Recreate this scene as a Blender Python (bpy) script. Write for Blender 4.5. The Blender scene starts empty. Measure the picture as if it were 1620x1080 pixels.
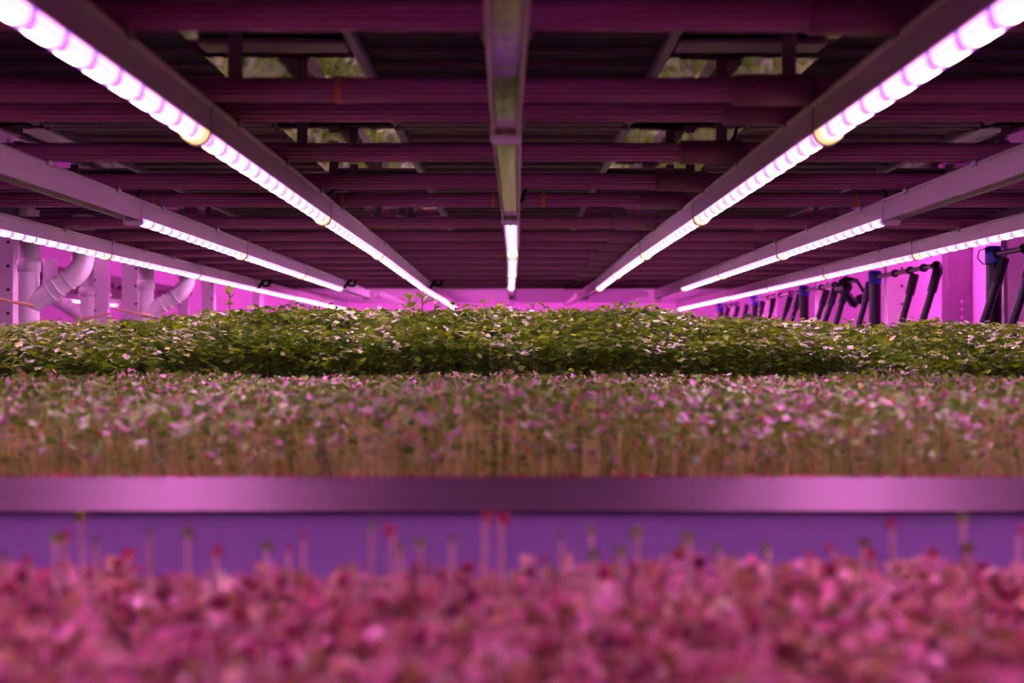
import bpy, math, random
import numpy as np
from mathutils import Vector, Matrix
random.seed(7); RNG = np.random.default_rng(11)
C = bpy.context.scene.collection
H = 1.30                       # camera height above the floor; heights below are given relative to it
PI = math.pi

# ------------------------------------------------------------------ materials
def newmat(name):
    m = bpy.data.materials.new(name); m.use_nodes = True
    nt = m.node_tree; b = nt.nodes['Principled BSDF']
    return m, nt, b
def mat(name, col, rough=.5, metal=0., noise=0., nscale=8., spec=.5, stretch=(1,1,1), bump=0., trans=0.):
    m, nt, b = newmat(name)
    b.inputs['Roughness'].default_value = rough; b.inputs['Metallic'].default_value = metal
    b.inputs['Specular IOR Level'].default_value = spec
    b.inputs['Base Color'].default_value = (*col, 1)
    tc = nt.nodes.new('ShaderNodeTexCoord'); mp = nt.nodes.new('ShaderNodeMapping')
    mp.inputs['Scale'].default_value = stretch
    nz = nt.nodes.new('ShaderNodeTexNoise'); nz.inputs['Scale'].default_value = nscale; nz.inputs['Detail'].default_value = 4
    nt.links.new(tc.outputs['Object'], mp.inputs[0]); nt.links.new(mp.outputs[0], nz.inputs['Vector'])
    r = nt.nodes.new('ShaderNodeMix'); r.data_type = 'RGBA'; r.blend_type = 'MULTIPLY'
    r.inputs[0].default_value = noise
    r.inputs[6].default_value = (*col, 1)
    nt.links.new(nz.outputs['Fac'], r.inputs[7]); nt.links.new(r.outputs[2], b.inputs['Base Color'])
    if bump:
        bp = nt.nodes.new('ShaderNodeBump'); bp.inputs['Strength'].default_value = bump; bp.inputs['Distance'].default_value = .01
        nt.links.new(nz.outputs['Fac'], bp.inputs['Height']); nt.links.new(bp.outputs[0], b.inputs['Normal'])
    return m
def plant(name, stops, rough=.45, transl=.25, spec=.4, coat=0):
    m, nt, b = newmat(name)
    g = nt.nodes.new('ShaderNodeNewGeometry'); cr = nt.nodes.new('ShaderNodeValToRGB')
    els = cr.color_ramp.elements
    while len(els) < len(stops): els.new(.5)
    for e, (p, c) in zip(els, stops): e.position = p; e.color = (*c, 1)
    nt.links.new(g.outputs['Random Per Island'], cr.inputs[0]); nt.links.new(cr.outputs[0], b.inputs['Base Color'])
    b.inputs['Roughness'].default_value = rough; b.inputs['Specular IOR Level'].default_value = spec
    if coat: b.inputs['Coat Weight'].default_value = coat; b.inputs['Coat Roughness'].default_value = .34; b.inputs['Coat IOR'].default_value = 1.6
    if transl:
        t = nt.nodes.new('ShaderNodeBsdfTranslucent'); mx = nt.nodes.new('ShaderNodeMixShader'); mx.inputs[0].default_value = transl
        nt.links.new(cr.outputs[0], t.inputs[0]); nt.links.new(b.outputs[0], mx.inputs[1]); nt.links.new(t.outputs[0], mx.inputs[2])
        nt.links.new(mx.outputs[0], nt.nodes['Material Output'].inputs[0])
    return m
def emis(name, col, s):
    m, nt, b = newmat(name)
    b.inputs['Base Color'].default_value = (*col, 1); b.inputs['Emission Color'].default_value = (*col, 1)
    b.inputs['Emission Strength'].default_value = s
    return m
def ledmat(name, col, s, violet, pitch=.085):
    """LED tube: bright diodes along the tube, thin violet rings between them, a violet rim along the tube's two edges"""
    m, nt, b = newmat(name); N = nt.nodes.new; L = nt.links.new
    tc = N('ShaderNodeTexCoord'); sp = N('ShaderNodeSeparateXYZ'); L(tc.outputs['Object'], sp.inputs[0])
    def mth(op, a, c=None):
        n = N('ShaderNodeMath'); n.operation = op
        for i, v in enumerate((a, c)):
            if v is None: continue
            if isinstance(v, (int, float)): n.inputs[i].default_value = v
            else: L(v, n.inputs[i])
        return n.outputs[0]
    # the ring bends along the round tube
    zb = mth('MULTIPLY', mth('MULTIPLY', sp.outputs['X'], sp.outputs['X']), 60.)
    y = mth('ADD', sp.outputs['Y'], zb)
    ph = mth('FRACT', mth('DIVIDE', y, pitch))
    ring = mth('LESS_THAN', mth('ABSOLUTE', mth('SUBTRACT', ph, .5)), .06)
    ring2 = mth('MULTIPLY', mth('LESS_THAN', mth('ABSOLUTE', mth('SUBTRACT', ph, .60)), .025), .6)
    wav = mth('ADD', mth('MULTIPLY', mth('ABSOLUTE', mth('SUBTRACT', ph, .5)), .013), .0005)
    edge = mth('GREATER_THAN', sp.outputs['Z'], wav)
    f = mth('MAXIMUM', mth('MAXIMUM', ring, ring2), edge)
    spot = mth('MULTIPLY', mth('GREATER_THAN', mth('ABSOLUTE', mth('SUBTRACT', ph, .5)), .24), mth('LESS_THAN', sp.outputs['Z'], -.0095))
    core = mth('ADD', mth('MULTIPLY', spot, s*7.2), s*.17)
    cc = N('ShaderNodeVectorMath'); cc.operation = 'SCALE'; cc.inputs[0].default_value = col; L(core, cc.inputs['Scale'])
    mc = N('ShaderNodeMix'); mc.data_type = 'RGBA'; L(f, mc.inputs[0])
    L(cc.outputs[0], mc.inputs[6]); mc.inputs[7].default_value = (*violet, 1)
    L(mc.outputs[2], b.inputs['Emission Color']); b.inputs['Emission Strength'].default_value = 1
    b.inputs['Base Color'].default_value = (.8, .7, .8, 1); b.inputs['Roughness'].default_value = .3
    return m

LAMP = (1., .35, .88)
M = {}
M['tube'] = ledmat('led_tube_glow', LAMP, 15., (.16, .06, 1.7))
M['tube_far'] = ledmat('led_tube_glow_far', (1., .17, .78), 85., (.9, .12, 1.5))
M['cap'] = emis('warm_end_cap', (1., .62, .30), 1.3)
M['housing'] = mat('brushed_housing', (.78, .66, .74), .38, .15, .3, 6, stretch=(8, 1, 8))
M['plate'] = mat('housing_end_plate', (.22, .16, .20), .5, .3)
M['reflector'] = mat('polished_reflector', (.66, .62, .66), .04, 1., .2, 30, bump=.06)
M['mirror'] = mat('bright_sheet_metal', (.30, .30, .28), .035, 1., .3, 9, bump=.03, stretch=(4, 1, 1))
M['rail'] = mat('galvanised_rail', (.26, .20, .25), .35, .6, .4, 20)
M['pipe'] = mat('plum_pipe', (.42, .12, .31), .20, 0., .35, 10, stretch=(.4, 6, 6))
M['sleeve'] = mat('plum_sleeve', (.26, .07, .20), .3, 0., .3, 10)
M['strap'] = mat('rust_orange_tie', (.45, .13, .05), .6)
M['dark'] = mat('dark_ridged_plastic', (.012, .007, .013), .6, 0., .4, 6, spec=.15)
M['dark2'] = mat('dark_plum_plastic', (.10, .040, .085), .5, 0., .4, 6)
M['lip'] = mat('brushed_aluminium_lip', (.26, .17, .23), .50, .9, .25, 5, stretch=(.6, 30, 30))
M['lavender'] = mat('lavender_plastic', (.38, .24, .58), .55, 0., .2, 3)
M['mat'] = mat('brown_growing_mat', (.34, .20, .10), .9, 0., .7, 60)
M['soil'] = mat('dark_growing_mat', (.05, .05, .02), .9, 0., .7, 60)
M['post'] = mat('pale_painted_post', (.84, .74, .80), .4, .15, .2, 5)
M['hole'] = mat('post_slot', (.04, .02, .04), .8)
M['pvc'] = mat('white_pvc', (.80, .74, .78), .28, 0., .1, 5)
M['black'] = mat('black_plastic', (.007, .006, .012), .42, 0., .2, 8, spec=.2)
M['blue'] = mat('blue_plastic', (.02, .03, .42), .45, 0., .2, 8)
M['amber'] = mat('amber_tape', (.80, .52, .26), .5)
M['wall'] = mat('magenta_wash_wall', (.80, .66, .80), .7, 0., .15, 1.2)
M['floor'] = mat('grey_floor', (.3, .28, .3), .5, 0., .3, 3)
M['slat'] = mat('white_slats', (.85, .75, .85), .6, 0., .1, 4)
M['greybox'] = mat('grey_blue_box', (.25, .35, .50), .5)
M['red'] = mat('red_tag', (.6, .03, .03), .5)
M['leaf'] = plant('herb_leaf', [(0, (.05, .18, .003)), (.35, (.15, .38, .003)), (.75, (.30, .60, .003)), (1, (.10, .24, .012))], .45, .36, .9, .75)
M['stem'] = plant('herb_stem', [(0, (.10, .19, .03)), (1, (.24, .34, .06))], .5, .1)
M['leafb'] = plant('micro_leaf', [(0, (.08, .24, .004)), (.35, (.16, .42, .004)), (.80, (.22, .52, .006)), (.85, (.60, .32, .40)), (.95, (.72, .44, .56)), (1, (.50, .20, .16))], .5, .2, 1., .6)  # pale pink stops put lamp sheen into the colour of some leaves
M['stemb'] = plant('micro_stem', [(0, (.45, .66, .10)), (.5, (.80, .90, .22)), (1, (.95, .85, .42))], .5, .3)
M['hull'] = plant('red_seed_hull', [(0, (.45, .04, .03)), (1, (.65, .14, .08))], .5, 0)
M['stema'] = plant('sprout_stem', [(0, (.78, .46, .38)), (.5, (.80, .30, .36)), (1, (.92, .62, .38))], .45, .25, .6, .5)
M['leafa'] = plant('sprout_leaf', [(0, (.26, .26, .04)), (.3, (.78, .19, .36)), (.5, (.82, .36, .50)), (.75, (.68, .38, .18)), (1, (.26, .20, .04))], .45, .2, .8, .6)
M['hulla'] = plant('dark_seed_hull', [(0, (.12, .008, .05)), (.6, (.35, .02, .10)), (1, (.25, .06, .03))], .45, 0)
M['sproutleaf'] = plant('green_seed_leaf', [(0, (.16, .24, .04)), (1, (.24, .34, .06))], .45, .1)
M['sproutred'] = plant('red_seed_leaf', [(0, (.45, .05, .06)), (1, (.55, .08, .12))], .45, .1)
M['sproutstem'] = plant('pale_sprout_stem', [(0, (.72, .50, .44)), (1, (.80, .60, .50))], .45, .2)

# ------------------------------------------------------------------ mesh building
class MB:
    def __init__(s): s.v = []; s.f = []; s.m = []; s.sm = []
    def add(s, vs, fs, mi=0, smooth=False):
        o = len(s.v); s.v += [tuple(v) for v in vs]
        for f in fs: s.f.append([i+o for i in f]); s.m.append(mi); s.sm.append(smooth)
        return s
    def box(s, x0, x1, y0, y1, z0, z1, mi=0, bev=0.):
        if bev <= 0:
            vs = [(x, y, z) for x in (x0, x1) for y in (y0, y1) for z in (z0, z1)]
            fs = [(0,1,3,2), (4,6,7,5), (0,4,5,1), (2,3,7,6), (0,2,6,4), (1,5,7,3)]
            return s.add(vs, fs, mi)
        # chamfered along all long edges: stack of inset rings in z
        b = min(bev, (x1-x0)/2.2, (y1-y0)/2.2, (z1-z0)/2.2)
        def ring(i, z): return [(x0+i,y0+b,z),(x0+b,y0+i,z),(x1-b,y0+i,z),(x1-i,y0+b,z),(x1-i,y1-b,z),(x1-b,y1-i,z),(x0+b,y1-i,z),(x0+i,y1-b,z)]
        R = [ring(b*.9, z0), ring(0, z0+b), ring(0, z1-b), ring(b*.9, z1)]
        vs = sum(R, []); fs = []
        for k in range(3):
            for i in range(8):
                j = (i+1) % 8; fs.append((k*8+i, k*8+j, k*8+8+j, k*8+8+i))
        fs.append(tuple(range(7, -1, -1))); fs.append(tuple(range(24, 32)))
        return s.add(vs, fs, mi)
    def extrude(s, prof, axis, a0, a1, mi=0, smooth=False, caps=True):
        n = len(prof); vs = []
        for a in (a0, a1):
            for p, q in prof:
                vs.append({'x': (a, p, q), 'y': (p, a, q), 'z': (p, q, a)}[axis])
        fs = [(i, (i+1) % n, n+(i+1) % n, n+i) for i in range(n)]
        s.add(vs, fs, mi, smooth)
        if caps: s.add(vs, [tuple(range(n-1, -1, -1)), tuple(range(n, 2*n))], mi)
        return s
    def tube(s, pts, r, n=12, mi=0, caps=True):
        pts = [Vector(p) for p in pts]; rs = r if isinstance(r, (list, tuple)) else [r]*len(pts)
        vs = []; up = None
        for i, p in enumerate(pts):
            d = (pts[min(i+1, len(pts)-1)]-pts[max(i-1, 0)]).normalized()
            if up is None: up = Vector((0,0,1)) if abs(d.z) < .9 else Vector((1,0,0))
            a = d.cross(up).normalized(); b = a.cross(d).normalized(); up = b
            for k in range(n):
                t = 2*PI*k/n; vs.append(p+a*math.cos(t)*rs[i]+b*math.sin(t)*rs[i])
        fs = [(i*n+k, i*n+(k+1) % n, (i+1)*n+(k+1) % n, (i+1)*n+k) for i in range(len(pts)-1) for k in range(n)]
        s.add(vs, fs, mi, True)
        if caps: s.add(vs, [tuple(range(n-1, -1, -1)), tuple(range((len(pts)-1)*n, len(pts)*n))], mi)
        return s
    def mesh(s, name, mats):
        me = bpy.data.meshes.new(name); me.from_pydata(s.v, [], s.f)
        for m in (mats if isinstance(mats, (list, tuple)) else [mats]): me.materials.append(M[m])
        me.polygons.foreach_set('material_index', s.m); me.polygons.foreach_set('use_smooth', s.sm)
        me.validate(); me.update()
        return me
    def build(s, name, mats, parent=None, loc=(0,0,0)):
        return link(name, s.mesh(name, mats), parent, loc)
def link(name, me, parent=None, loc=(0,0,0), rot=(0,0,0)):
    o = bpy.data.objects.new(name, me); C.objects.link(o); o.location = loc; o.rotation_euler = rot
    if parent: o.parent = parent
    return o
def thing(name, label, cat, loc=(0,0,0), group=None, rot=(0,0,0)):
    o = bpy.data.objects.new(name, None); C.objects.link(o); o.location = loc; o.rotation_euler = rot
    o.empty_display_size = .05
    return tag(o, label, cat, group)
def tag(o, label, cat, group=None, kind=None):
    if label: o['label'] = label
    if cat: o['category'] = cat
    if group: o['group'] = group
    if kind: o['kind'] = kind
    return o
def struct(name, mb, m): o = mb.build(name, m); o['kind'] = 'structure'; return o
def scatter(name, parts, mats):
    """parts: list of (template verts (k,3), faces, transforms (N,3,3), locations (N,3), material slot)"""
    V = []; F = []; LT = []; MI = []; off = 0
    for tv, tf, T, P, mi in parts:
        tv = np.asarray(tv, dtype=np.float32); N = len(P)
        if N == 0: continue
        v = np.einsum('nij,kj->nki', T, tv)+P[:, None, :]
        V.append(v.reshape(-1, 3)); k = len(tv)
        mi_arr = mi if isinstance(mi, np.ndarray) else np.full(N, mi)
        for f in tf:
            fi = (np.arange(N)[:, None]*k+np.asarray(f)[None, :]+off)
            F.append((fi, len(f), mi_arr))
        off += N*k
    V = np.concatenate(V).astype(np.float32)
    loops = np.concatenate([f.reshape(-1) for f, _, _ in F]).astype(np.int32)
    tot = np.concatenate([np.full(len(f), n) for f, n, _ in F]).astype(np.int32)
    mi = np.concatenate([m for _, _, m in F]).astype(np.int32)
    me = bpy.data.meshes.new(name)
    me.vertices.add(len(V)); me.vertices.foreach_set('co', V.reshape(-1))
    me.loops.add(len(loops)); me.loops.foreach_set('vertex_index', loops)
    me.polygons.add(len(tot)); st = np.concatenate([[0], np.cumsum(tot)[:-1]]).astype(np.int32)
    me.polygons.foreach_set('loop_start', st); me.polygons.foreach_set('loop_total', tot)
    for m in mats: me.materials.append(M[m])
    me.polygons.foreach_set('material_index', mi); me.polygons.foreach_set('use_smooth', np.ones(len(tot), bool))
    me.update(calc_edges=True); me.validate()
    return link(name, me)
def rotm(yaw, pitch, roll, s):
    """(N,3,3): roll about Y, pitch about X, yaw about Z, scale s"""
    cy, sy, cp, sp, cr, sr = np.cos(yaw), np.sin(yaw), np.cos(pitch), np.sin(pitch), np.cos(roll), np.sin(roll)
    z = np.zeros_like(yaw); o = np.ones_like(yaw)
    Z = np.stack([np.stack([cy, -sy, z], -1), np.stack([sy, cy, z], -1), np.stack([z, z, o], -1)], -2)
    X = np.stack([np.stack([o, z, z], -1), np.stack([z, cp, -sp], -1), np.stack([z, sp, cp], -1)], -2)
    Y = np.stack([np.stack([cr, z, sr], -1), np.stack([z, o, z], -1), np.stack([-sr, z, cr], -1)], -2)
    return Z @ X @ Y * s[:, None, None]

Z = lambda z: H+z
# ------------------------------------------------------------------ room shell
struct('floor', MB().box(-4.6, 2.95, -1.6, 12.6, -.1, 0), 'floor')
struct('wall_back', MB().box(-4.6, 2.95, 12.5, 12.6, 0, 3.2), 'wall')
struct('wall_right', MB().box(2.85, 2.95, -1.6, 12.5, 0, 3.2), 'wall')
struct('wall_left', MB().box(-4.6, -4.5, -1.6, 12.5, 0, 3.2), 'wall')
struct('ceiling', MB().box(-4.6, 2.95, -1.6, 12.6, 3.2, 3.3), 'wall')
# fill lamps added out of view above the racks to brighten walls and posts
def fill_lamp(x, y0, y1, z, which, m='aisle'):
    t = thing('fill_lamp', which, 'lamp', (x, y0, z), 'added fill lamps over the aisles')
    MB().box(-.04, .04, 0, y1-y0, 0, .05, bev=.01).build('housing', 'housing', t)
    mb = MB().tube([(0, .02, -.02), (0, y1-y0-.02, -.02)], .02, 10)
    mb.build('tube', m, t)
    MB().tube([(0, (y1-y0)/2, .05), (0, (y1-y0)/2, 3.2-z)], .006, 6).build('hanging_rod', 'rail', t)
M['fill_w'] = emis('pinkish_fill', (1., .30, .85), 30)
M['aisle'] = emis('magenta_fill', (1., .105, .74), 108)
fill_lamp(2.2, 4.2, 6.6, Z(1.0), 'nearer added magenta fill tube hanging over the right aisle')
fill_lamp(2.2, 7.4, 9.8, Z(1.0), 'farther added magenta fill tube hanging over the right aisle')
for i, x in enumerate((-2.6, -.8, .9)):
    fill_lamp(x, 11.1, 11.9, Z(.95), ('left', 'middle', 'right')[i]+' added magenta fill tube hanging before the back wall')
fill_lamp(-4.25, 6.0, 9.0, Z(1.0), 'added magenta fill tube hanging by the left wall')

fill_lamp(-2.2, 3.6, 7.0, Z(1.0), 'added pinkish fill tube hanging over the left aisle', m='fill_w')  # added to lift the left posts and drain pipes
# ------------------------------------------------------------------ growing trays (things) and their stands
def stand(y0, y1, z, label, hw=1.36):
    t = thing('tray_stand', label, 'rack', (0, y0, 0), 'stands under the growing beds')
    L = y1-y0
    for s in (-1, 1):
        for yy in (.03, L-.07):
            MB().box(s*hw-.02, s*hw+.02, yy, yy+.04, 0, z-.05, bev=.003).build('leg', 'rail', t)
    MB().box(-hw-.02, hw+.02, 0, .04, z-.05, z, bev=.003).build('cross_beam', 'rail', t)
    MB().box(-hw-.02, hw+.02, L-.04, L, z-.05, z, bev=.003).build('cross_beam', 'rail', t)
    for s in (-1, 1): MB().box(s*hw-.02, s*hw+.02, .041, L-.041, z-.05, z, bev=.003).build('side_beam', 'rail', t)
# front tray
def tray(y0, y1, ztop, depth, lab, matt, lipm, hw=1.38, lip_h=.028, slope=.030):
    t = thing('growing_tray', lab, 'tray', (0, y0, Z(ztop)-depth))
    L = y1-y0; d = depth
    MB().box(-hw, hw, .006, L-.006, 0, .006).build('bottom', 'lavender', t)
    w = MB().box(-hw, hw, .006, .012, .006, d-lip_h); w.box(-hw, hw, L-.012, L-.006, .006, d-lip_h)
    w.box(-hw, -hw+.006, .012, L-.012, .006, d-lip_h); w.box(hw-.006, hw, .012, L-.012, .006, d-lip_h)
    w.build('side_wall', 'lavender', t)
    # front lip: sloping brushed face with a rolled top edge
    pr = [(-.002, d-lip_h), (0, d-lip_h-.002), (.006, d-lip_h), (.012, d-lip_h+.002), (slope+.006, d-.006), (slope+.006, d), (slope+.001, d), (slope-.002, d-.002)]
    MB().extrude(pr, 'x', -hw-.004, hw+.004).build('front_lip', lipm, t)
    MB().extrude([(L-p, q) for p, q in pr][::-1], 'x', -hw-.004, hw+.004).build('back_lip', lipm, t)
    MB().box(-hw+.007, hw-.007, .044, L-.044, .006, d-.012).build('growing_mat', matt, t)
    return t
tray(-.45, 1.02, -.205, .035, 'front growing tray, blurred, covered with pink sprouts', 'mat', 'lip', slope=.004, lip_h=.008)
stand(-.45, 1.02, Z(-.24), 'metal stand under the front sprout tray')
tray(1.30, 2.92, -.122, .115, 'middle growing tray with brushed metal lip and lavender side', 'mat', 'lip')
stand(1.30, 2.92, Z(-.237), 'metal stand under the middle microgreen tray')
tray(3.14, 8.05, -.073, .10, 'back growing tray full of leafy green herbs', 'soil', 'lip', hw=1.335, lip_h=.012, slope=.006)
stand(3.14, 8.05, Z(-.173), 'metal stand under the back herb tray')

# ------------------------------------------------------------------ crops
def leaf_lobed():
    # three-lobed herb leaf, base at origin pointing +Y, length 1, slightly cupped
    pts = [(0,0,0), (.30,.10,.03), (.50,.34,.0), (.30,.42,.06), (.36,.72,.0), (.12,.80,.03), (0,1.0,-.05), (-.12,.80,.03), (-.36,.72,.0), (-.30,.42,.06), (-.50,.34,.0), (-.30,.10,.03)]
    c = (0,.42,-.05); n = len(pts)
    vs = pts+[c]; fs = [(i, (i+1) % n, n) for i in range(n)]
    return vs, fs
def leaf_heart():
    pts = [(0,0,0), (.34,.22,.05), (.52,.62,.10), (.30,.95,.04), (0,.80,-.04), (-.30,.95,.04), (-.52,.62,.10), (-.34,.22,.05)]
    n = len(pts); return pts+[(0,.5,-.06)], [(i, (i+1) % n, n) for i in range(n)]
def stem_tmpl(n=3):
    vs = []; fs = []
    for k, (z, r, bx) in enumerate(((0, 1., 0), (.5, .8, .5), (1, .6, 0))):
        for i in range(n):
            t = 2*PI*i/n; vs.append((math.cos(t)*r, math.sin(t)*r, z))
    for k in range(2):
        for i in range(n): fs.append((k*n+i, k*n+(i+1) % n, (k+1)*n+(i+1) % n, (k+1)*n+i))
    return vs, fs
def hull_tmpl():
    vs = [(0,0,-.5)]+[(math.cos(2*PI*i/5)*.42, math.sin(2*PI*i/5)*.5, 0) for i in range(5)]+[(0,0,.55)]
    fs = [(0, 1+(i+1) % 5, 1+i) for i in range(5)]+[(6, 1+i, 1+(i+1) % 5) for i in range(5)]
    return vs, fs
def stemT(p0, p1, r):
    """transforms of unit stems from p0 to p1"""
    d = p1-p0; L = np.linalg.norm(d, axis=1, keepdims=True); w = d/L
    a = np.cross(w, np.array([[0., 1., 0.]])); a /= np.linalg.norm(a, axis=1, keepdims=True); b = np.cross(w, a)
    return np.stack([a*r[:, None], b*r[:, None], w*L], -1)
def fbm(x, y, s, seed):
    r = np.random.default_rng(seed); out = np.zeros_like(x)
    for o in range(4):
        a = r.uniform(0, 2*PI, 3); k = s*1.9**o
        out += (np.sin(k*x*math.cos(a[0])*2*PI+k*y*math.sin(a[0])*2*PI+a[1])*np.sin(k*y*2*PI*.8+k*x*3+a[2]))*.6**o
    return out
LL = leaf_lobed(); LH = leaf_heart(); ST = stem_tmpl(); HT = hull_tmpl()

# back bed: leafy herbs
def herbs():
    parts = []
    def zone(n, y0, y1, leaves, size, smin):
        x = RNG.uniform(-1.31, 1.31, n); y = y0+(y1-y0)*RNG.uniform(0, 1, n)**1.15
        base = np.stack([x, y, np.full(n, Z(-.09))], -1)
        # canopy height rises away from the tray's front edge, and falls towards the sides
        rise = np.clip((y-3.16)/.42, 0, 1)
        top = -.012+.093*rise**.7+.010*fbm(x, y, .9, 3)+.008*fbm(x, y, 3.1, 5)
        top -= .040*np.clip((-x-.70)/.3, 0, 1)+.042*np.clip((x-.40)/.5, 0, 1)
        h = top+RNG.normal(0, .009, n)
        tip = np.stack([x+RNG.normal(0, .010, n), y+RNG.normal(0, .010, n)-.008*(y<3.35), Z(h)], -1)
        parts.append((*ST, stemT(base, tip, RNG.uniform(.0007, .0011, n)), base, 1))
        for k in range(leaves):
            t = np.clip(1-RNG.uniform(0, 1, n)**1.25*(.75 if k else 0), smin, 1) if k else np.ones(n)
            a = RNG.uniform(0, 2*PI, n)
            p = base+(tip-base)*t[:, None]
            reach = RNG.uniform(.003, .014, n)*(1 if k else .2)
            p = p+np.stack([np.cos(a)*reach, np.sin(a)*reach, np.zeros(n)], -1)
            s = size*RNG.uniform(.65, 1.25, n)*(.75+.25*t)
            T = rotm(a-PI/2, RNG.normal(.0, .30, n), RNG.normal(0, .30, n), s)
            parts.append((*LL, T, p.astype(np.float64), 0))
    zone(10500, 3.165, 4.05, 7, .0180, .22)
    zone(7000, 4.05, 8.0, 4, .030, .7)
    o = scatter('herb_bed', parts, ['leaf', 'stem'])
    tag(o, 'dense bed of small lobed green herb leaves in the back tray', 'herbs', kind='stuff')
herbs()
def micro():
    parts = []; n = 46000
    x = RNG.uniform(-1.34, 1.34, n); y = 1.345+(2.875-1.345)*RNG.uniform(0, 1, n)**1.1
    keep = ((np.abs(x) < .38*y+.25) | (RNG.uniform(0, 1, n) < .3)) & (RNG.uniform(0, 1, n) < .35+.65*np.clip((y-1.345)/.2, 0, 1))
    x, y = x[keep], y[keep]; n = len(x)
    base = np.stack([x, y, np.full(n, Z(-.134))], -1)
    top = -.069+.006*fbm(x, y, 1.6, 8)+RNG.normal(0, .0065, n)-.016*np.clip(1-(y-1.325)/.08, 0, 1)
    shortm = RNG.uniform(0, 1, n) < .64
    top = np.where(shortm, -.122+(top+.122)*RNG.uniform(.12, .95, n), top)
    tip = np.stack([x+RNG.normal(0, .006, n), y+RNG.normal(0, .006, n), Z(top)], -1)
    parts.append((*ST, stemT(base, tip, RNG.uniform(.0009, .0014, n)), base, 1))
    for k in (0, 1):
        a = RNG.uniform(0, 2*PI, n) if k == 0 else a+PI+RNG.normal(0, .3, n)
        s = RNG.uniform(.0075, .0125, n)*np.where(shortm, .85, 1)
        T = rotm(a-PI/2, RNG.normal(.25, .45, n), RNG.normal(0, .35, n), s)
        parts.append((*LH, T, tip, 0))
    hm = RNG.uniform(0, 1, n) < .13; k = hm.sum()
    T = rotm(RNG.uniform(0, 6, k), RNG.uniform(0, 3, k), RNG.uniform(0, 3, k), RNG.uniform(.0045, .0065, k))
    parts.append((*HT, T, tip[hm]+RNG.normal(0, .003, (k, 3)), 2))
    # seeds and rootlets on the mat's front edge
    k = 2500
    p = np.stack([RNG.uniform(-1.3, 1.3, k), RNG.uniform(1.346, 1.38, k), Z(-.130)+RNG.uniform(0, .007, k)], -1)
    parts.append((*HT, rotm(RNG.uniform(0, 6, k), RNG.uniform(0, 3, k), RNG.uniform(0, 3, k), RNG.uniform(.003, .006, k)), p, 2))
    o = scatter('microgreen_bed', parts, ['leafb', 'stemb', 'hull'])
    tag(o, 'dense bed of microgreens with pale stems and red seed hulls in middle tray', 'microgreens', kind='stuff')
micro()
def sprouts():
    parts = []; n = 19000
    x = RNG.uniform(-.85, .85, n); y = RNG.uniform(.30, .985, n)
    base = np.stack([x, y, np.full(n, Z(-.216))], -1)
    top = -.163+.006*fbm(x, y, 3.0, 12)+RNG.normal(0, .006, n)
    tip = np.stack([x+RNG.normal(0, .007, n), y+RNG.normal(0, .007, n), Z(top)], -1)
    parts.append((*ST, stemT(base, tip, RNG.uniform(.0014, .0024, n)), base, 1))
    for k in (0, 1):
        a = RNG.uniform(0, 2*PI, n)
        T = rotm(a-PI/2, RNG.normal(.3, .6, n), RNG.normal(0, .5, n), RNG.uniform(.007, .014, n))
        parts.append((*LH, T, tip, 0))
    hm = RNG.uniform(0, 1, n) < .22; k = hm.sum()
    T = rotm(RNG.uniform(0, 6, k), RNG.uniform(0, 3, k), RNG.uniform(0, 3, k), RNG.uniform(.009, .015, k))
    parts.append((*HT, T, tip[hm]+RNG.normal(0, .004, (k, 3)), 2))
    o = scatter('sprout_bed', parts, ['leafa', 'stema', 'hulla'])
    tag(o, 'blurred bed of pink sprouts with dark hulls in the front tray', 'sprouts', kind='stuff')
sprouts()

# single tall sprouts standing up against the lavender tray side
def sprout_leafs(mb_r):
    mb = MB(); vs, fs = LH
    for s in (-1, 1):
        q = Matrix.Rotation(s*.6, 3, 'Y') @ Matrix.Rotation(PI/2*.75, 3, 'X')
        mb.add([Vector(((q @ (Vector(v)*mb_r))[0]*.75, (q @ (Vector(v)*mb_r))[1]*.75, (q @ (Vector(v)*mb_r))[2]*1.25)) for v in vs], fs, 0, True)
    return mb
SL = {}
for key in ('sproutleaf', 'sproutred'):
    mb = sprout_leafs(.0078); mb.add([Vector(v)*.005+Vector((0, 0, .005)) for v in HT[0]], HT[1], 0, True)
    SL[key] = mb.mesh('seed_leaves', key)
ordn = ['first', 'second', 'third', 'fourth', 'fifth', 'sixth', 'seventh', 'eighth', 'ninth', 'tenth', 'eleventh', 'twelfth', 'thirteenth', 'fourteenth', 'fifteenth', 'sixteenth', 'seventeenth', 'eighteenth', 'nineteenth', 'twentieth', 'twenty-first', 'twenty-second', 'twenty-third', 'twenty-fourth', 'twenty-fifth', 'twenty-sixth', 'twenty-seventh', 'twenty-eighth', 'twenty-ninth', 'thirtieth', 'thirty-first', 'thirty-second', 'thirty-third', 'thirty-fourth', 'thirty-fifth', 'thirty-sixth', 'thirty-seventh', 'thirty-eighth']
SP = [(12, 850, 0), (48, 856, 1), (88, 822, 0), (104, 818, 1), (128, 790, 0), (152, 826, 0), (207, 848, 1), (238, 812, 0), (297, 815, 0), (342, 844, 1),
      (422, 838, 0), (456, 842, 1), (480, 824, 1), (588, 806, 0), (622, 808, 1), (634, 835, 0), (665, 828, 0), (715, 822, 0), (768, 790, 1), (793, 792, 1),
      (864, 858, 1), (888, 822, 0), (936, 812, 0), (942, 848, 0), (982, 842, 0), (1010, 812, 0), (1090, 820, 0), (1140, 840, 0), (1160, 854, 0), (1216, 838, 0),
      (1318, 838, 1), (1366, 826, 0), (1382, 850, 1), (1412, 800, 1), (1478, 848, 1), (1524, 792, 0), (1532, 836, 0), (1612, 812, 1)]
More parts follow.
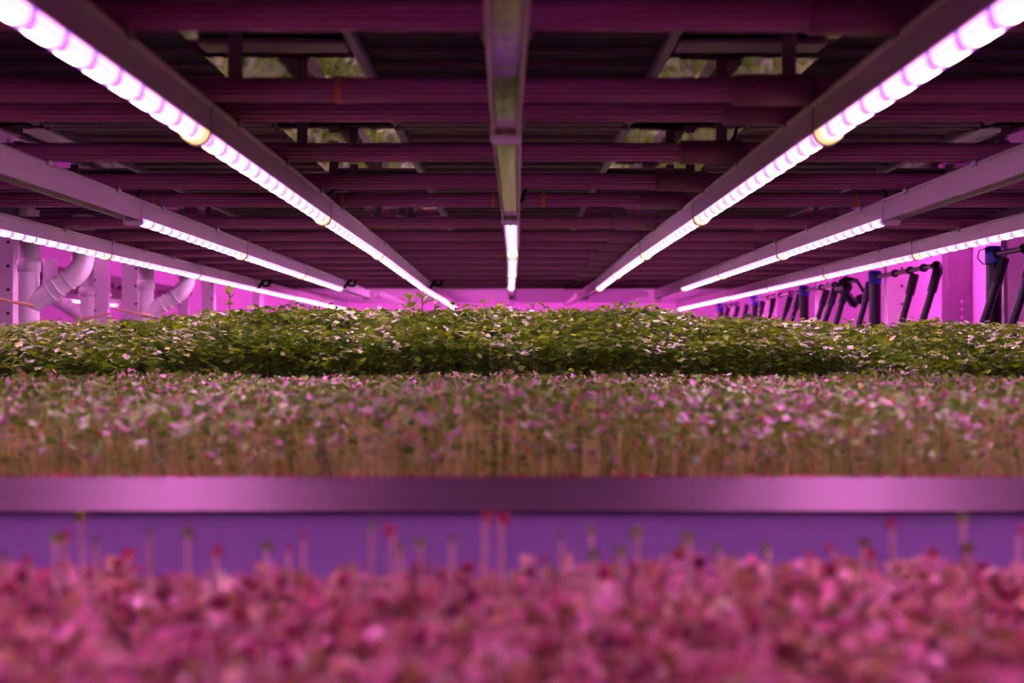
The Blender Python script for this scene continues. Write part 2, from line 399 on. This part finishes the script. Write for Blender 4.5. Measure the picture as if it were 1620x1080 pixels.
for i, (px, py, red) in enumerate(SP):
    y = random.uniform(.84, .95); x = (px-810)/2250*y; zt = -(py-548)/2250*y
    hgt = zt+.205
    t = thing('tall_sprout', f'{"red" if red else "green"}-headed tall sprout above the front bed, {ordn[i]} from left', 'sprout', (x, y, Z(-.218)), 'tall sprouts in front of the lavender tray side')
    lean = random.uniform(-.012, .012)
    pts = [(-lean*(1-u)**2, 0, hgt*1.0*u+.0) for u in (0, .3, .6, .85, 1)]
    MB().tube(pts, [.0022, .0019, .0017, .0015, .0014], 7).build('stem', 'sproutstem', t)
    link('seed_leaves', SL['sproutred' if red else 'sproutleaf'], t, (0, 0, hgt-.002), (random.uniform(-.4, .4), random.uniform(-.5, .5), random.uniform(0, 3)))

# single shoots that stand out of the herb canopy
def oval_leaf(L, W):
    vs = [(0,0,0)]; n = 7
    for s in (1, -1):
        for k in range(1, n): u = k/n; vs.append((s*W*math.sin(PI*u**.8), L*u, .25*L*math.sin(PI*u)*.6-.1*L*u))
    vs.append((0, L, -.12*L)); mid = len(vs)
    for k in range(1, n): u = k/n; vs.append((0, L*u, .25*L*math.sin(PI*u)*.6-.1*L*u-.06*L))
    R = [0]+list(range(1, n))+[13]; Lf = [0]+list(range(n, 2*n-1))+[13]; Mi = [0]+list(range(mid, mid+n-1))+[13]
    fs = []
    for k in range(n):
        for A, B in ((R, Mi), (Mi, Lf)):
            f = []
            for q in (A[k], A[k+1], B[k+1], B[k]):
                if q not in f: f.append(q)
            if len(f) > 2: fs.append(tuple(f))
    return vs, fs
def shoot(px, ptop, y, label, leaves, kind='lobed'):
    x = (px-810)/2250*y; zt = (548-ptop)/2250*y
    t = thing('tall_shoot', label, 'plant', (x, y, Z(-.085)), 'shoots above the herb canopy')
    h = zt+.085
    MB().tube([(0, 0, 0), (.002, 0, h*.5), (0, 0, h)], [.0026, .0022, .0016], 6).build('stem', 'stem', t)
    for (u, az, pit, L) in leaves:
        vs, fs = (LL if kind == 'lobed' else oval_leaf(1, .36))
        mb = MB(); q = Matrix.Rotation(az, 3, 'Z') @ Matrix.Rotation(pit, 3, 'X')
        mb.add([q @ (Vector(v)*L) for v in vs], fs, 0, True)
        mb.build('leaf', 'leaf', t, (0, 0, h*u))
shoot(363, 462, 3.62, 'tallest single shoot above the herbs, near the left posts', [(1, .3, 1.2, .022), (.97, 2.6, .7, .018), (.92, -1.6, .9, .020), (.88, 1.4, .6, .022), (.85, -2.8, .5, .02)])
shoot(648, 474, 3.60, 'broad-leaved shoot with cupped leaves left of the centre lamp row', [(1, .5, .8, .030), (.96, -1.4, .9, .034), (.94, 1.6, .7, .03), (.9, -2.6, .5, .036)], 'oval')
shoot(668, 474, 3.60, 'broad-leaved shoot beside the first broad-leaved one, on its right', [(1, .9, .8, .030), (.97, -1.0, .9, .034), (.93, -1.8, .5, .036)], 'oval')
shoot(688, 480, 3.60, 'lowest of the three broad-leaved shoots by the centre', [(1, 1.2, .9, .028), (.96, -1.3, .5, .036), (.92, -2.2, .4, .03)], 'oval')
shoot(716, 478, 3.56, 'small shoot with paired leaves under the far end of left lamp row', [(1, -1.3, .3, .020), (.99, 1.5, .3, .022), (.96, .2, .8, .018)])
shoot(843, 481, 3.58, 'shoot with drooping arched leaves just right of the centre row', [(1, -1.5, .2, .026), (1, 1.5, .1, .026), (.97, 2.9, .3, .02)], 'oval')
shoot(1022, 490, 3.55, 'shoot with bright flat leaves below the right lamp row', [(1, -1.5, .3, .03), (.98, 1.5, .3, .024), (.96, 3.0, .2, .02)])
shoot(1085, 495, 3.55, 'shoot with one arched leaf below the far right lamps', [(1, 1.5, .4, .034), (1, -1.6, .4, .03)], 'oval')
shoot(1345, 507, 3.5, 'leafy shoot in front of the black knotted hoses', [(1, -1.5, .3, .022), (.98, 1.5, .5, .024), (.96, 3.0, .4, .02)])
shoot(1465, 509, 3.5, 'bright leafy shoot at the foot of the elbow hose', [(1, -1.5, .5, .024), (.98, 1.5, .5, .026), (.96, 3.0, .4, .022)])
shoot(505, 478, 3.6, 'shoot with curled leaves below the far left lamps', [(1, -1.5, .3, .03), (.98, 1.6, .2, .03)], 'oval')

# ------------------------------------------------------------------ lamp rows
PIPES = [.57, .98, 1.40, 1.81, 1.97, 2.39, 2.81, 3.17, 3.75, 4.20, 4.56, 4.95, 5.33, 5.74, 6.15, 6.60, 7.10, 7.62]
S = 1.2; J0 = .61-1.2
hp = [(-.0175, .272), (-.0175, .304), (-.021, .306), (-.021, .3095), (.021, .3095), (.021, .306), (.0175, .304), (.0175, .272),
      (.0145, .272), (.0145, .280), (-.0145, .280), (-.0145, .272)]
hp = [(x, z-.31) for x, z in hp]
def housing_mesh(L): return MB().extrude(hp, 'y', .002, L-.004).mesh('housing', 'housing')
HM = housing_mesh(S)
TUBE = MB().tube([(0, .008, 0), (0, S-.03, 0)], .0125, 14).mesh('lit_tube', 'tube')
TUBEF = MB().tube([(0, .008, 0), (0, S-.03, 0)], .0125, 14).mesh('lit_tube', 'tube_far')
def ucap(r, h, n=10):
    return [(-r, h), (-r, 0)]+[(r*math.cos(PI+PI*k/n), r*math.sin(PI+PI*k/n)) for k in range(1, n)]+[(r, 0), (r, h)]
CAP = MB().extrude(ucap(.0165, .010), 'y', 0, .026).mesh('end_cap', 'cap')
PLATE = MB().extrude([(x, z) for x, z in ucap(.0185, .043)], 'y', 0, .004).mesh('end_plate', 'plate')
UPLATE = MB().extrude([(-.0195, .036), (-.0195, -.013), (-.015, -.018), (.015, -.018), (.0195, -.013), (.0195, .036)], 'y', 0, .012).mesh('end_plate', 'housing')
REFL = MB().box(-.0125, .0125, .01, S-.02, -.0003, .0003).mesh('reflector', 'reflector')
RLIP = MB().box(-.0175, -.0135, .002, S-.004, -.006, .001).box(.0135, .0175, .002, S-.004, -.006, .001).mesh('reflector_rim', 'housing')
def clip_mesh():
    mb = MB()
    for s in (-1, 1):
        mb.extrude([(s*.0215, -.007), (s*.0215, .010), (s*.030, .014), (s*.031, .010), (s*.026, .003), (s*.024, -.006)][::s], 'y', -.011, .011)
    mb.box(-.022, .022, -.014, .014, .0005, .0015)
    return mb.mesh('hanger_clip', 'rail')
CLIP = clip_mesh()
rows = {  # name: x, joint lateral jitter, lit segments
 'outer left': (-1.2, 'the outermost row on the left'), 'second left': (-.8, 'the middle row left of centre'), 'first left': (-.4, 'the nearest row left of centre'),
 'centre': (0, 'the centre row'), 'first right': (.4, 'the nearest row right of centre'), 'second right': (.8, 'the middle row right of centre'), 'outer right': (1.2, 'the outermost row on the right')}
JIT = {'centre': [0, 0, -.008, -.003, .0015, .001, -.004, .001, 0, 0], 'first left': [0, 0, 0, 0, .004, -.003, -.010, .0, 0, 0], 'first right': [0, 0, 0, 0, -.004, -.002, .006, 0, 0, 0]}
nseg = 9
for rn, (x, desc) in rows.items():
    long_row = rn in ('outer left', 'first left', 'outer right')
    for k in range(nseg):
        y0 = J0+S*k
        if k == 6 and y0+S > 8.1: pass
        if y0 > 7.5 and not long_row: continue
        if y0 > 9.5: continue
        lit = True
        if rn in ('centre', 'second left', 'second right') and k < 3: lit = False
        if k == 6 and not long_row: lit = False
        j = JIT.get(rn, [0]*12); j = j+[0]*3
        ja, jb = j[k], j[k+1]
        jz = random.uniform(-.0015, .0015)
        pos = ['behind the camera', 'first overhead, nearest', 'second from the camera', 'third from the camera', 'fourth from the camera', 'fifth from the camera', 'sixth from the camera', 'seventh from the camera', 'last and farthest'][k]
        t = thing('strip_lamp', f'{"lit" if lit else "unlit, mirror-bottomed"} strip lamp, {pos}, in {desc}', 'lamp', (x+ja, y0, Z(.31)), 'strip lamps over the beds', (0, 0, -math.atan2(jb-ja, S)))
        link('housing', HM, t)
        if lit:
            link('lit_tube', TUBE if k < 7 else TUBEF, t, (0, 0, -.0375))
            link('end_cap', CAP, t, (0, S-.034, -.0375)); link('end_plate', PLATE, t, (0, S-.0055, -.0375))
        else:
            link('reflector', REFL, t, (0, 0, -.0385)); link('reflector_rim', RLIP, t, (0, 0, -.038)); link('end_plate', UPLATE, t, (0, S-.014, -.036))
        for p in PIPES:
            if y0 < p < y0+S and x*0 == 0: link('hanger_clip', CLIP, t, (0, p-y0, 0))

# ------------------------------------------------------------------ crosswise pipes
def pipe_prof():
    pr = []; n = 72
    for k in range(n):
        a = 2*PI*k/n; r = .0156
        for a0 in (3.10, 3.52, 4.05, 4.50, 5.0, 5.6, .0):
            if abs((a-a0+PI) % (2*PI)-PI) < .07: r = .0138
        pr.append((r*math.cos(a), r*math.sin(a)))
    return pr
PP = pipe_prof(); HW = 1.46
PM = MB().extrude(PP, 'x', -HW, HW).mesh('pipe', 'pipe')
SLV = MB().tube([(-.052, 0, 0), (-.050, 0, 0), (.050, 0, 0), (.052, 0, 0)], [.0160, .0200, .0200, .0160], 20).mesh('sleeve', 'sleeve')
STRAP = MB().tube([(-.004, 0, 0), (.004, 0, 0)], .0172, 20).mesh('tie', 'strap')
HANG = MB().box(-.009, .009, -.0015, .0015, .0160, .0795).box(-.009, .009, .0157, .017, -.013, .0160).box(-.009, .009, -.006, .017, .0157, .0170).mesh('hanger', 'rail')
for i, p in enumerate(PIPES):
    lab = 'plum crosswise pipe, behind or above the picture edge' if i < 2 else f'plum crosswise pipe under the ceiling trays, {ordn[i-2]} from the top of the picture'
    if i == 0: lab = 'plum crosswise pipe just above the camera, nearest'
    if i == 1: lab = 'plum crosswise pipe above the front tray, second nearest'
    t = thing('support_pipe', lab, 'pipe', (0, p, Z(.3265)), 'crosswise plum pipes')
    link('pipe', PM, t)
    link('sleeve', SLV, t, (.333+random.uniform(-.01, .012), 0, 0))
    for s in ((-.352, .352, -.975, .975) if i not in (4,) else (-.975, .975)): link('hanger', HANG, t, (s, 0, 0))
    if i == 3: link('tie', STRAP, t, (-.22, 0, 0))
    if i == 7:
        for s in (-.795, -.378, -.042, .070, .385, .765): link('tie', STRAP, t, (s, 0, 0))

# ------------------------------------------------------------------ trays of the level above, seen from below
bays = [(-1.0, 2.60, 'nearest'), (2.66, 5.38, 'middle'), (5.44, 8.12, 'farthest')]
cols = [(-1.50, -1.10, 'outer left'), (-.86, -.44, 'left'), (-.205, .205, 'centre'), (.44, .86, 'right'), (1.10, 1.50, 'outer right')]
def upper_tray(x0, x1, y0, y1, m, lab):
    t = thing('ceiling_tray', lab, 'tray', (x0, y0, Z(.41)), 'tray undersides overhead')
    W = x1-x0; L = y1-y0
    MB().box(0, W, 0, L, .008, .05).build('tray_bottom', m, t)
    mb = MB(); k = .05
    while k < L: mb.extrude([(k-.004, .009), (k-.0015, .001), (k+.0015, .001), (k+.004, .009)], 'x', .005, W-.005); k += .105
    mb.build('ridges', 'dark2', t)
    MB().box(0, W, -.012, -.0005, -.006, .05, bev=.003).build('front_rim', 'rail', t)
    MB().box(0, W, L+.0005, L+.012, -.006, .05, bev=.003).build('back_rim', 'rail', t)
for j, (y0, y1, bn) in enumerate(bays):
    for c, (x0, x1, cn) in enumerate(cols):
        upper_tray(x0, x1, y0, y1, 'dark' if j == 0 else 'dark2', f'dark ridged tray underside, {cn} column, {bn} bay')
gaps = [(-1.10, -.86, 'outer left'), (-.44, -.205, 'left'), (.205, .44, 'right'), (.86, 1.10, 'outer right')]
for j, (y0, y1, bn) in enumerate(bays):
    for c, (x0, x1, cn) in enumerate(gaps):
        t = thing('mirror_panel', f'shiny metal ceiling panel reflecting the crop, {cn} strip, {bn} bay', 'panel', (x0, y0, Z(.41)), 'shiny panels between trays')
        W = x1-x0; L = y1-y0
        MB().box(.002 if x0 < 0 or 1 else .017, W-.002, 0, L, .031, .036).build('backing', 'rail', t)
        MB().box(.017 if x0 != -.44 else .001, W-.017 if x0 != .205 else W-.001, 0, L, .004, .01).build('sheet', 'mirror', t)
        for q in ((.001, W-.016) if abs(x0+W/2) > .5 else (W-.016,) if x0 < 0 else (.001,)): MB().box(q, q+.015, 0, L, -.006, .03, bev=.003).build('side_rail', 'rail', t)
        yy = 2.90 if j == 0 else .72
        while yy < L-.1:
            MB().box(.018, W-.018, yy, yy+.06, -.006, .003, bev=.002).build('cross_brace', 'rail', t); yy += 1.4
# side beams of the rack and its posts
RAILY = (-1.0, 8.14)
for s, n in ((-1, 'left'), (1, 'right')):
    tag(MB().box(s*1.53-.02, s*1.53+.02, *RAILY, Z(.36), Z(.46), bev=.004).build('rack_beam', 'rail'), f'long metal beam along the {n} edge of the overhead rack', 'beam')

def post(x, y, lab, w=.066, ztop=Z(1.2), name='rack_post', side=1, m='post'):
    t = thing(name, lab, 'post', (x, y, 0), 'pale rack posts')
    d = .05; h = ztop
    pr = [(-w/2, -d/2), (w/2, -d/2), (w/2, d/2), (w/2-.004, d/2), (w/2-.004, -d/2+.004), (w*.1, -d/2+.004), (w*.08, -d/2+.008), (-w*.08, -d/2+.008), (-w*.1, -d/2+.004), (-w/2+.004, -d/2+.004), (-w/2+.004, d/2), (-w/2, d/2)]
    MB().extrude(pr, 'z', 0, h).build('upright', m, t)
    z = Z(-.12)
    while z < Z(.4):
        mb = MB().tube([(side*w*.30, -d/2-.002, z), (side*w*.30, -d/2+.001, z)], .0055, 10); mb.build('bolt_hole', 'hole', t); z += .075
    MB().box(-w*.7, w*.7, -d*.7, d*.7, 0, .006, bev=.002).build('foot_plate', 'rail', t)
    return t
post(-1.615+.0, 4.52, 'pale slotted post at the left edge of the picture', .075)
post(-1.61, 6.03, 'pale slotted post between the two branched white pipes', .075)
post(-1.61, 7.55, 'pale slotted post right of the second branched pipe')
post(-1.61, 9.0, 'pale slotted post, fourth along the left side')
post(-1.61, 10.5, 'pale slotted post, farthest along the left side')
post(-2.05, 7.1, 'pale slotted post behind the first elbow pipe', .078, side=-1)
post(-2.08, 9.0, 'pale slotted post behind the second elbow pipe', .07, side=-1)
post(1.66, 4.68, 'pale slotted post at the right edge of the picture', .085)
post(1.62, 6.02, 'pale slotted post right of the second blue-capped pole', .078)
post(1.62, 7.42, 'pale slotted post right of the third blue-capped pole', .07)
post(1.62, 8.9, 'pale slotted post, fourth along the right side', .07)
post(1.62, 10.4, 'pale slotted post, farthest along the right side', .07)
# wall column with bolts on the right
t = thing('wall_column', 'flat riveted column against the bright right wall', 'column', (2.80, 8.85, 0))
MB().box(-.11, .045, -.06, .06, 0, 3.2, bev=.004).build('column', 'rail', t)
for k in range(9): MB().tube([(-.02, -.062, Z(-.12+.05*k)), (-.02, -.059, Z(-.12+.05*k))], .007, 8).build('rivet', 'pvc', t)
tag(MB().tube([(1.60, 4.62, 0), (1.60, 4.62, Z(1.0))], .012, 12).build('thin_pipe', 'rail'), 'thin shiny vertical pipe beside the right edge post', 'pipe')

# ------------------------------------------------------------------ white drain pipes on the left
def bend(p0, p1, p2, n=8):
    p0, p1, p2 = map(Vector, (p0, p1, p2)); return [(p0*(1-t)**2+p1*2*t*(1-t)+p2*t*t) for t in [k/n for k in range(n+1)]]
def drain(x, y, s, lab, ztop=.9, reach=.152):
    t = thing('drain_pipe', lab, 'pipe', (x, y, 0), 'branched white drain pipes')
    r = .031; zb = Z(.122); ze = Z(.245)
    MB().tube([(0, 0, 0), (0, 0, Z(ztop))], r, 24).build('down_pipe', 'pvc', t)
    MB().tube([(0, 0, Z(.225)), (0, 0, Z(.228)), (0, 0, Z(.262)), (0, 0, Z(.265))], [r, r+.004, r+.004, r], 24).build('collar', 'pvc', t)
    MB().tube([(0, 0, Z(.02)), (0, 0, Z(.023)), (0, 0, Z(.045)), (0, 0, Z(.048))], [r, r+.002, r+.002, r], 24).build('collar', 'pvc', t)
    A = Vector((0, 0, zb)); B = Vector((s*reach, 0, ze-.02)); d = (B-A).normalized()
    Pb = A+d*((B-A).length-.030)
    MB().tube([A, Pb], r, 24).build('branch', 'pvc', t)
    pts = bend(Pb, B+d*.014, (s*(reach+.012), 0, ze+.035))
    MB().tube(list(pts)+[Vector((s*(reach+.012), 0, Z(.395)))], r+.002, 24).build('elbow', 'pvc', t)
    for q in (.080, .105, .142):
        c = A+d*q; MB().tube([c-d*.004, c-d*.003, c+d*.003, c+d*.004], [r, r+.0035, r+.0035, r], 24).build('ring', 'pvc', t)
    c = A+d*.02
    MB().tube([(-s*.115, -.03, Z(.150)), (-s*.03, -.036, Z(.132)), (s*.02, -.034, Z(.124)), (s*.034, 0, Z(.120))], .0045, 8).build('tie', 'amber', t)
drain(-1.46, 4.30, 1, 'thick white drain pipe with upward branch near left picture edge')
drain(-1.46, 5.67, 1, 'white drain pipe with branch, right of the slotted posts')
drain(-1.92, 6.42, -1, 'white drain pipe behind, branching the other way')

# neighbouring rack beyond the left aisle
for j, (z, n) in enumerate(((.30, 'upper'), (-.05, 'lower'))):
    t = thing('neighbour_shelf', f'{n} shelf of the neighbouring rack seen between the left posts', 'shelf', (-3.2, 6.2, Z(z)))
    MB().box(-.8, .95, 0, 3.8, .06, .10).build('deck', 'dark2' if j == 0 else 'slat', t)
    for k in range(9): MB().box(-.8, .95, .02+k*.46, .07+k*.46, .03, .059, bev=.004).build('slat', 'pipe' if j == 0 else 'slat', t)
    for q in (-.77, .92):
        for yy in (.1, 3.65): MB().box(q-.02, q+.02, yy, yy+.04, .101 if j == 0 else -Z(z), (.9 if j == 0 else .0599), bev=.003).build('leg', 'post', t)
for i, (x, y, z) in enumerate(((-2.75, 7.3, .235), (-2.75, 8.7, .235), (-3.3, 7.6, .235), (-2.62, 9.6, .235))):
    t = thing('strip_lamp', f'lit strip lamp of the neighbouring rack, {("nearest", "second", "leftmost", "farthest")[i]} between the left posts', 'lamp', (x, y, Z(z)+.095), 'neighbouring rack lamps')
    me = MB().extrude(hp, 'y', .002, S-.004).mesh('housing', 'housing'); link('housing', me, t)
    link('lit_tube', TUBE, t, (0, 0, -.0375)); link('end_plate', PLATE, t, (0, S-.0055, -.0375))
tag(MB().box(-.025, .025, -.02, .02, -.045, .035, bev=.006).build('control_box', 'greybox', loc=(-1.615, 8.955, Z(.245)-.045)), 'small grey-blue box on a far left post', 'box')

# ------------------------------------------------------------------ black irrigation poles and hoses on the right
X = 1.45
def pole(y, i, leaners, pipe_to):
    t = thing('black_pole', f'thick black pole with blue cap, {ordn[i]} from the right picture edge', 'pole', (X, y, 0), 'blue-capped black poles')
    MB().tube([(0, 0, 0), (0, 0, Z(.252))], .0235, 20).build('pole', 'black', t)
    MB().tube([(0, 0, Z(.252)), (0, 0, Z(.254)), (0, 0, Z(.297)), (0, 0, Z(.302))], [.0235, .0262, .0262, .020], 20).build('cap', 'blue', t)
    a = thing('feed_pipe', f'thin dark pipe running forward from the {ordn[i]} blue-capped pole', 'pipe', (X, y-.0265, Z(.277)), 'thin dark feed pipes')
    L = y-.0265-pipe_to
    MB().tube([(0, 0, 0), (0, -L, 0)], .0085, 12).build('pipe', 'feed', a)
    MB().tube([(0, 0, 0), (0, -.02, 0)], .013, 12).build('union', 'black', a)
    for q in (.35, .62, .85): MB().tube([(0, -L*q, 0), (0, -L*q-.012, 0)], .015, 12).build('ring', 'black', a)
    return a
M['feed'] = mat('dark_violet_pipe', (.16, .08, .14), .3, .3)
def hose(y, lab, dx=-.055, elbow=False, top=.268):
    t = thing('drop_hose', lab, 'hose', (X+.012+dx*1.6, y, Z(-.10)), 'slanting black drop hoses')
    w = -dx*1.6; h = top+.10
    w *= 1.25; t.location.x -= w*.2
    MB().tube([(0, 0, 0), (w*.86, 0, h*.84), (w, 0, h*.97)], .0125, 14).build('hose', 'black', t)
    MB().tube([(w*.80, 0, h*.78), (w*.99, 0, h*.985)], .0165, 14).build('socket', 'black', t)
    if elbow:
        MB().tube(bend((w*.97, 0, h*.95), (w*1.02, 0, h+.012), (w*1.02, .03, h+.010)), .018, 14).build('elbow', 'black', t)
pole(4.28, 0, 0, 3.60); pole(5.68, 1, 0, 4.90); pole(7.06, 2, 0, 6.00); pole(8.5, 3, 0, 7.2); pole(9.9, 4, 0, 9.1)
hs = [(3.97, 'black slanting hose at the right picture edge', -.06, 0), (4.22, 'black slanting hose crossing the nearest blue-capped pole', -.06, 0),
      (4.88, 'black slanting hose ending in a round elbow by the bright wall', -.055, 1), (5.16, 'black slanting hose left of the round-elbow hose', -.05, 0),
      (5.80, 'black slanting hose left of the second blue-capped pole', -.05, 0), (6.22, 'black slanting hose right of the knot of valves', -.05, 0),
      (6.42, 'black slanting hose under the knot of valves', -.06, 0), (6.60, 'black slanting hose right of the third blue-capped pole', -.06, 0),
      (7.22, 'black slanting hose just left of the third pole', -.06, 0), (7.46, 'second black slanting hose left of the third pole', -.062, 0),
      (7.96, 'black slanting hose with elbow right of the fourth pole', -.04, 1), (8.28, 'black slanting hose touching the fourth pole', -.04, 0),
      (8.85, 'black slanting hose left of the fourth pole', -.05, 0), (9.2, 'black slanting hose between the fourth and fifth poles', -.05, 0), (9.6, 'farthest black slanting hose', -.05, 0)]
for y, lab, dx, el in hs: hose(y, lab, dx, bool(el))
# knot of valves
t = thing('valve_cluster', 'knot of black valves and pipes on the right feed pipe', 'valve', (X-.01, 6.08, Z(.262)))
MB().tube([(-.02, -.06, -.01), (-.02, .10, -.01)], .022, 14).build('valve_body', 'black', t)
MB().tube([(-.02, 0, -.02), (.02, 0, -.075), (.035, 0, -.08)], [.016, .020, .02], 12).build('valve_arm', 'black', t)
MB().tube([(-.045, -.02, .012), (-.02, -.02, .03), (.03, -.02, .02), (.06, -.02, -.03)], .008, 8).build('cable_loop', 'black', t)
MB().tube([(.055, -.01, -.06), (.055, .03, -.06)], .022, 14).build('knob', 'black', t)
t = thing('cable_loop', 'thin black cable loop beside the nearest blue cap', 'cable', (X-.029, 4.25, Z(.275)))
MB().tube([(.0, 0, .02), (-.025, 0, .012), (-.030, 0, -.01), (-.015, 0, -.028), (.01, 0, -.030)], .0022, 6).build('cable', 'black', t)
tag(MB().box(-.006, .006, -.004, .004, -.03, .03, bev=.002).build('red_tag', 'red', loc=(1.632, 7.391, Z(.15))), 'small red tag on a pale post behind the right hoses', 'tag')

# ------------------------------------------------------------------ cables and clips at the lamp joints
def cable(pts, lab, r=.004, ends=0):
    o = MB(); 
    P = [Vector(p) for p in pts]; Q = []
    for i in range(len(P)-1):
        for k in range(5): Q.append(P[i].lerp(P[i+1], k/5))
    Q.append(P[-1])
    for _ in range(3): Q = [Q[0]]+[(Q[i-1]+Q[i]*2+Q[i+1])/4 for i in range(1, len(Q)-1)]+[Q[-1]]
    o.tube(Q, r, 8).build('lamp_cable', 'black'); ob = C.objects[-1]; tag(ob, lab, 'cable', 'black lamp cables'); return ob
cable([(-.80, 3.005, Z(.286)), (-.79, 3.01, Z(.33)), (-.77, 3.03, Z(.350)), (-.62, 3.12, Z(.348))], 'black cable rising from the second left lamp joint')
cable([(-.40, 3.005, Z(.305)), (-.375, 3.01, Z(.335)), (-.34, 3.03, Z(.350)), (-.12, 3.12, Z(.348))], 'black cable rising from the first left lamp joint')
cable([(.02, 2.95, Z(.300)), (.03, 2.98, Z(.335)), (.06, 3.03, Z(.352)), (.40, 3.10, Z(.350))], 'black cable rising from the centre lamp joint')
cable([(.80, 3.005, Z(.286)), (.79, 3.01, Z(.33)), (.78, 3.03, Z(.350)), (.70, 3.12, Z(.348))], 'black cable rising from the second right lamp joint')
for x, n in ((-.4, 'first left'), (-.8, 'second left'), (-1.2, 'outer left')):
    yy = 6.62 if x > -1 else 6.62
    cable([(x+.02, yy, Z(.27)), (x+.035, yy, Z(.30)), (x+.075, yy+.02, Z(.325)), (x+.07, yy, Z(.28)), (x+.03, yy, Z(.285)), (x+.05, yy+.01, Z(.315))], f'black coiled cable knot at the far end of the {n} row', .007)
cable([(.30, 2.55, Z(.365)), (.335, 2.56, Z(.352)), (.37, 2.56, Z(.356)), (.40, 2.56, Z(.372)), (.41, 2.6, Z(.40))], 'black looped cable in front of right shiny panel', .004)

# ------------------------------------------------------------------ far module with white slats
t = thing('far_rack_level', 'pink-lit white slatted underside of the far rack', 'rack', (0, 8.3, Z(.33)))
MB().box(-1.5, 1.5, 0, 2.5, .012, .03).build('deck', 'slat', t)
for k in range(9): MB().box(-1.5, 1.5, .03+k*.28, .15+k*.28, 0, .0119, bev=.002).build('slat', 'slat', t)
MB().box(-1.31, 1.31, .05, 2.45, -.47, -.43).build('bounce_deck', 'slat', t)  # unseen white deck added to bounce lamp light up onto the slats
for s in (-1, 1):
    for yy in (.2, 2.2): MB().box(s*1.46-.02, s*1.46+.02, yy, yy+.04, .0301, 1.0, bev=.003).build('leg', 'post', t)
    for yy in (.2, 2.2): MB().box(s*1.525-.02, s*1.525+.02, yy, yy+.04, -Z(.33), .03, bev=.003).build('leg', 'post', t)
for i, x in enumerate((-.8, 0, .4, .8)):
    t = thing('strip_lamp', f'unlit white strip lamp under the far rack, {ordn[i]} from the left', 'lamp', (x, 8.45, Z(.3305)), 'unlit far lamps')
    MB().extrude(hp, 'y', 0, 2.0).build('housing', 'slat', t)

# ------------------------------------------------------------------ camera, world, settings
cam = bpy.data.cameras.new('camera'); co = bpy.data.objects.new('camera', cam); C.objects.link(co)
co.location = (0, 0, H); co.rotation_euler = (PI/2, 0, 0)
cam.sensor_width = 36; cam.lens = 50; cam.shift_y = 8/1620; cam.clip_start = .02
cam.dof.use_dof = True; cam.dof.focus_distance = 3.35; cam.dof.aperture_fstop = 5.0; cam.dof.aperture_blades = 9
sc = bpy.context.scene; sc.camera = co
w = bpy.data.worlds.new('world'); sc.world = w; w.use_nodes = True
w.node_tree.nodes['Background'].inputs[0].default_value = (.5, .1, .4, 1); w.node_tree.nodes['Background'].inputs[1].default_value = .05
sc.view_settings.view_transform = 'Standard'; sc.view_settings.look = 'None'; sc.view_settings.gamma = 1; sc.view_settings.exposure = 0
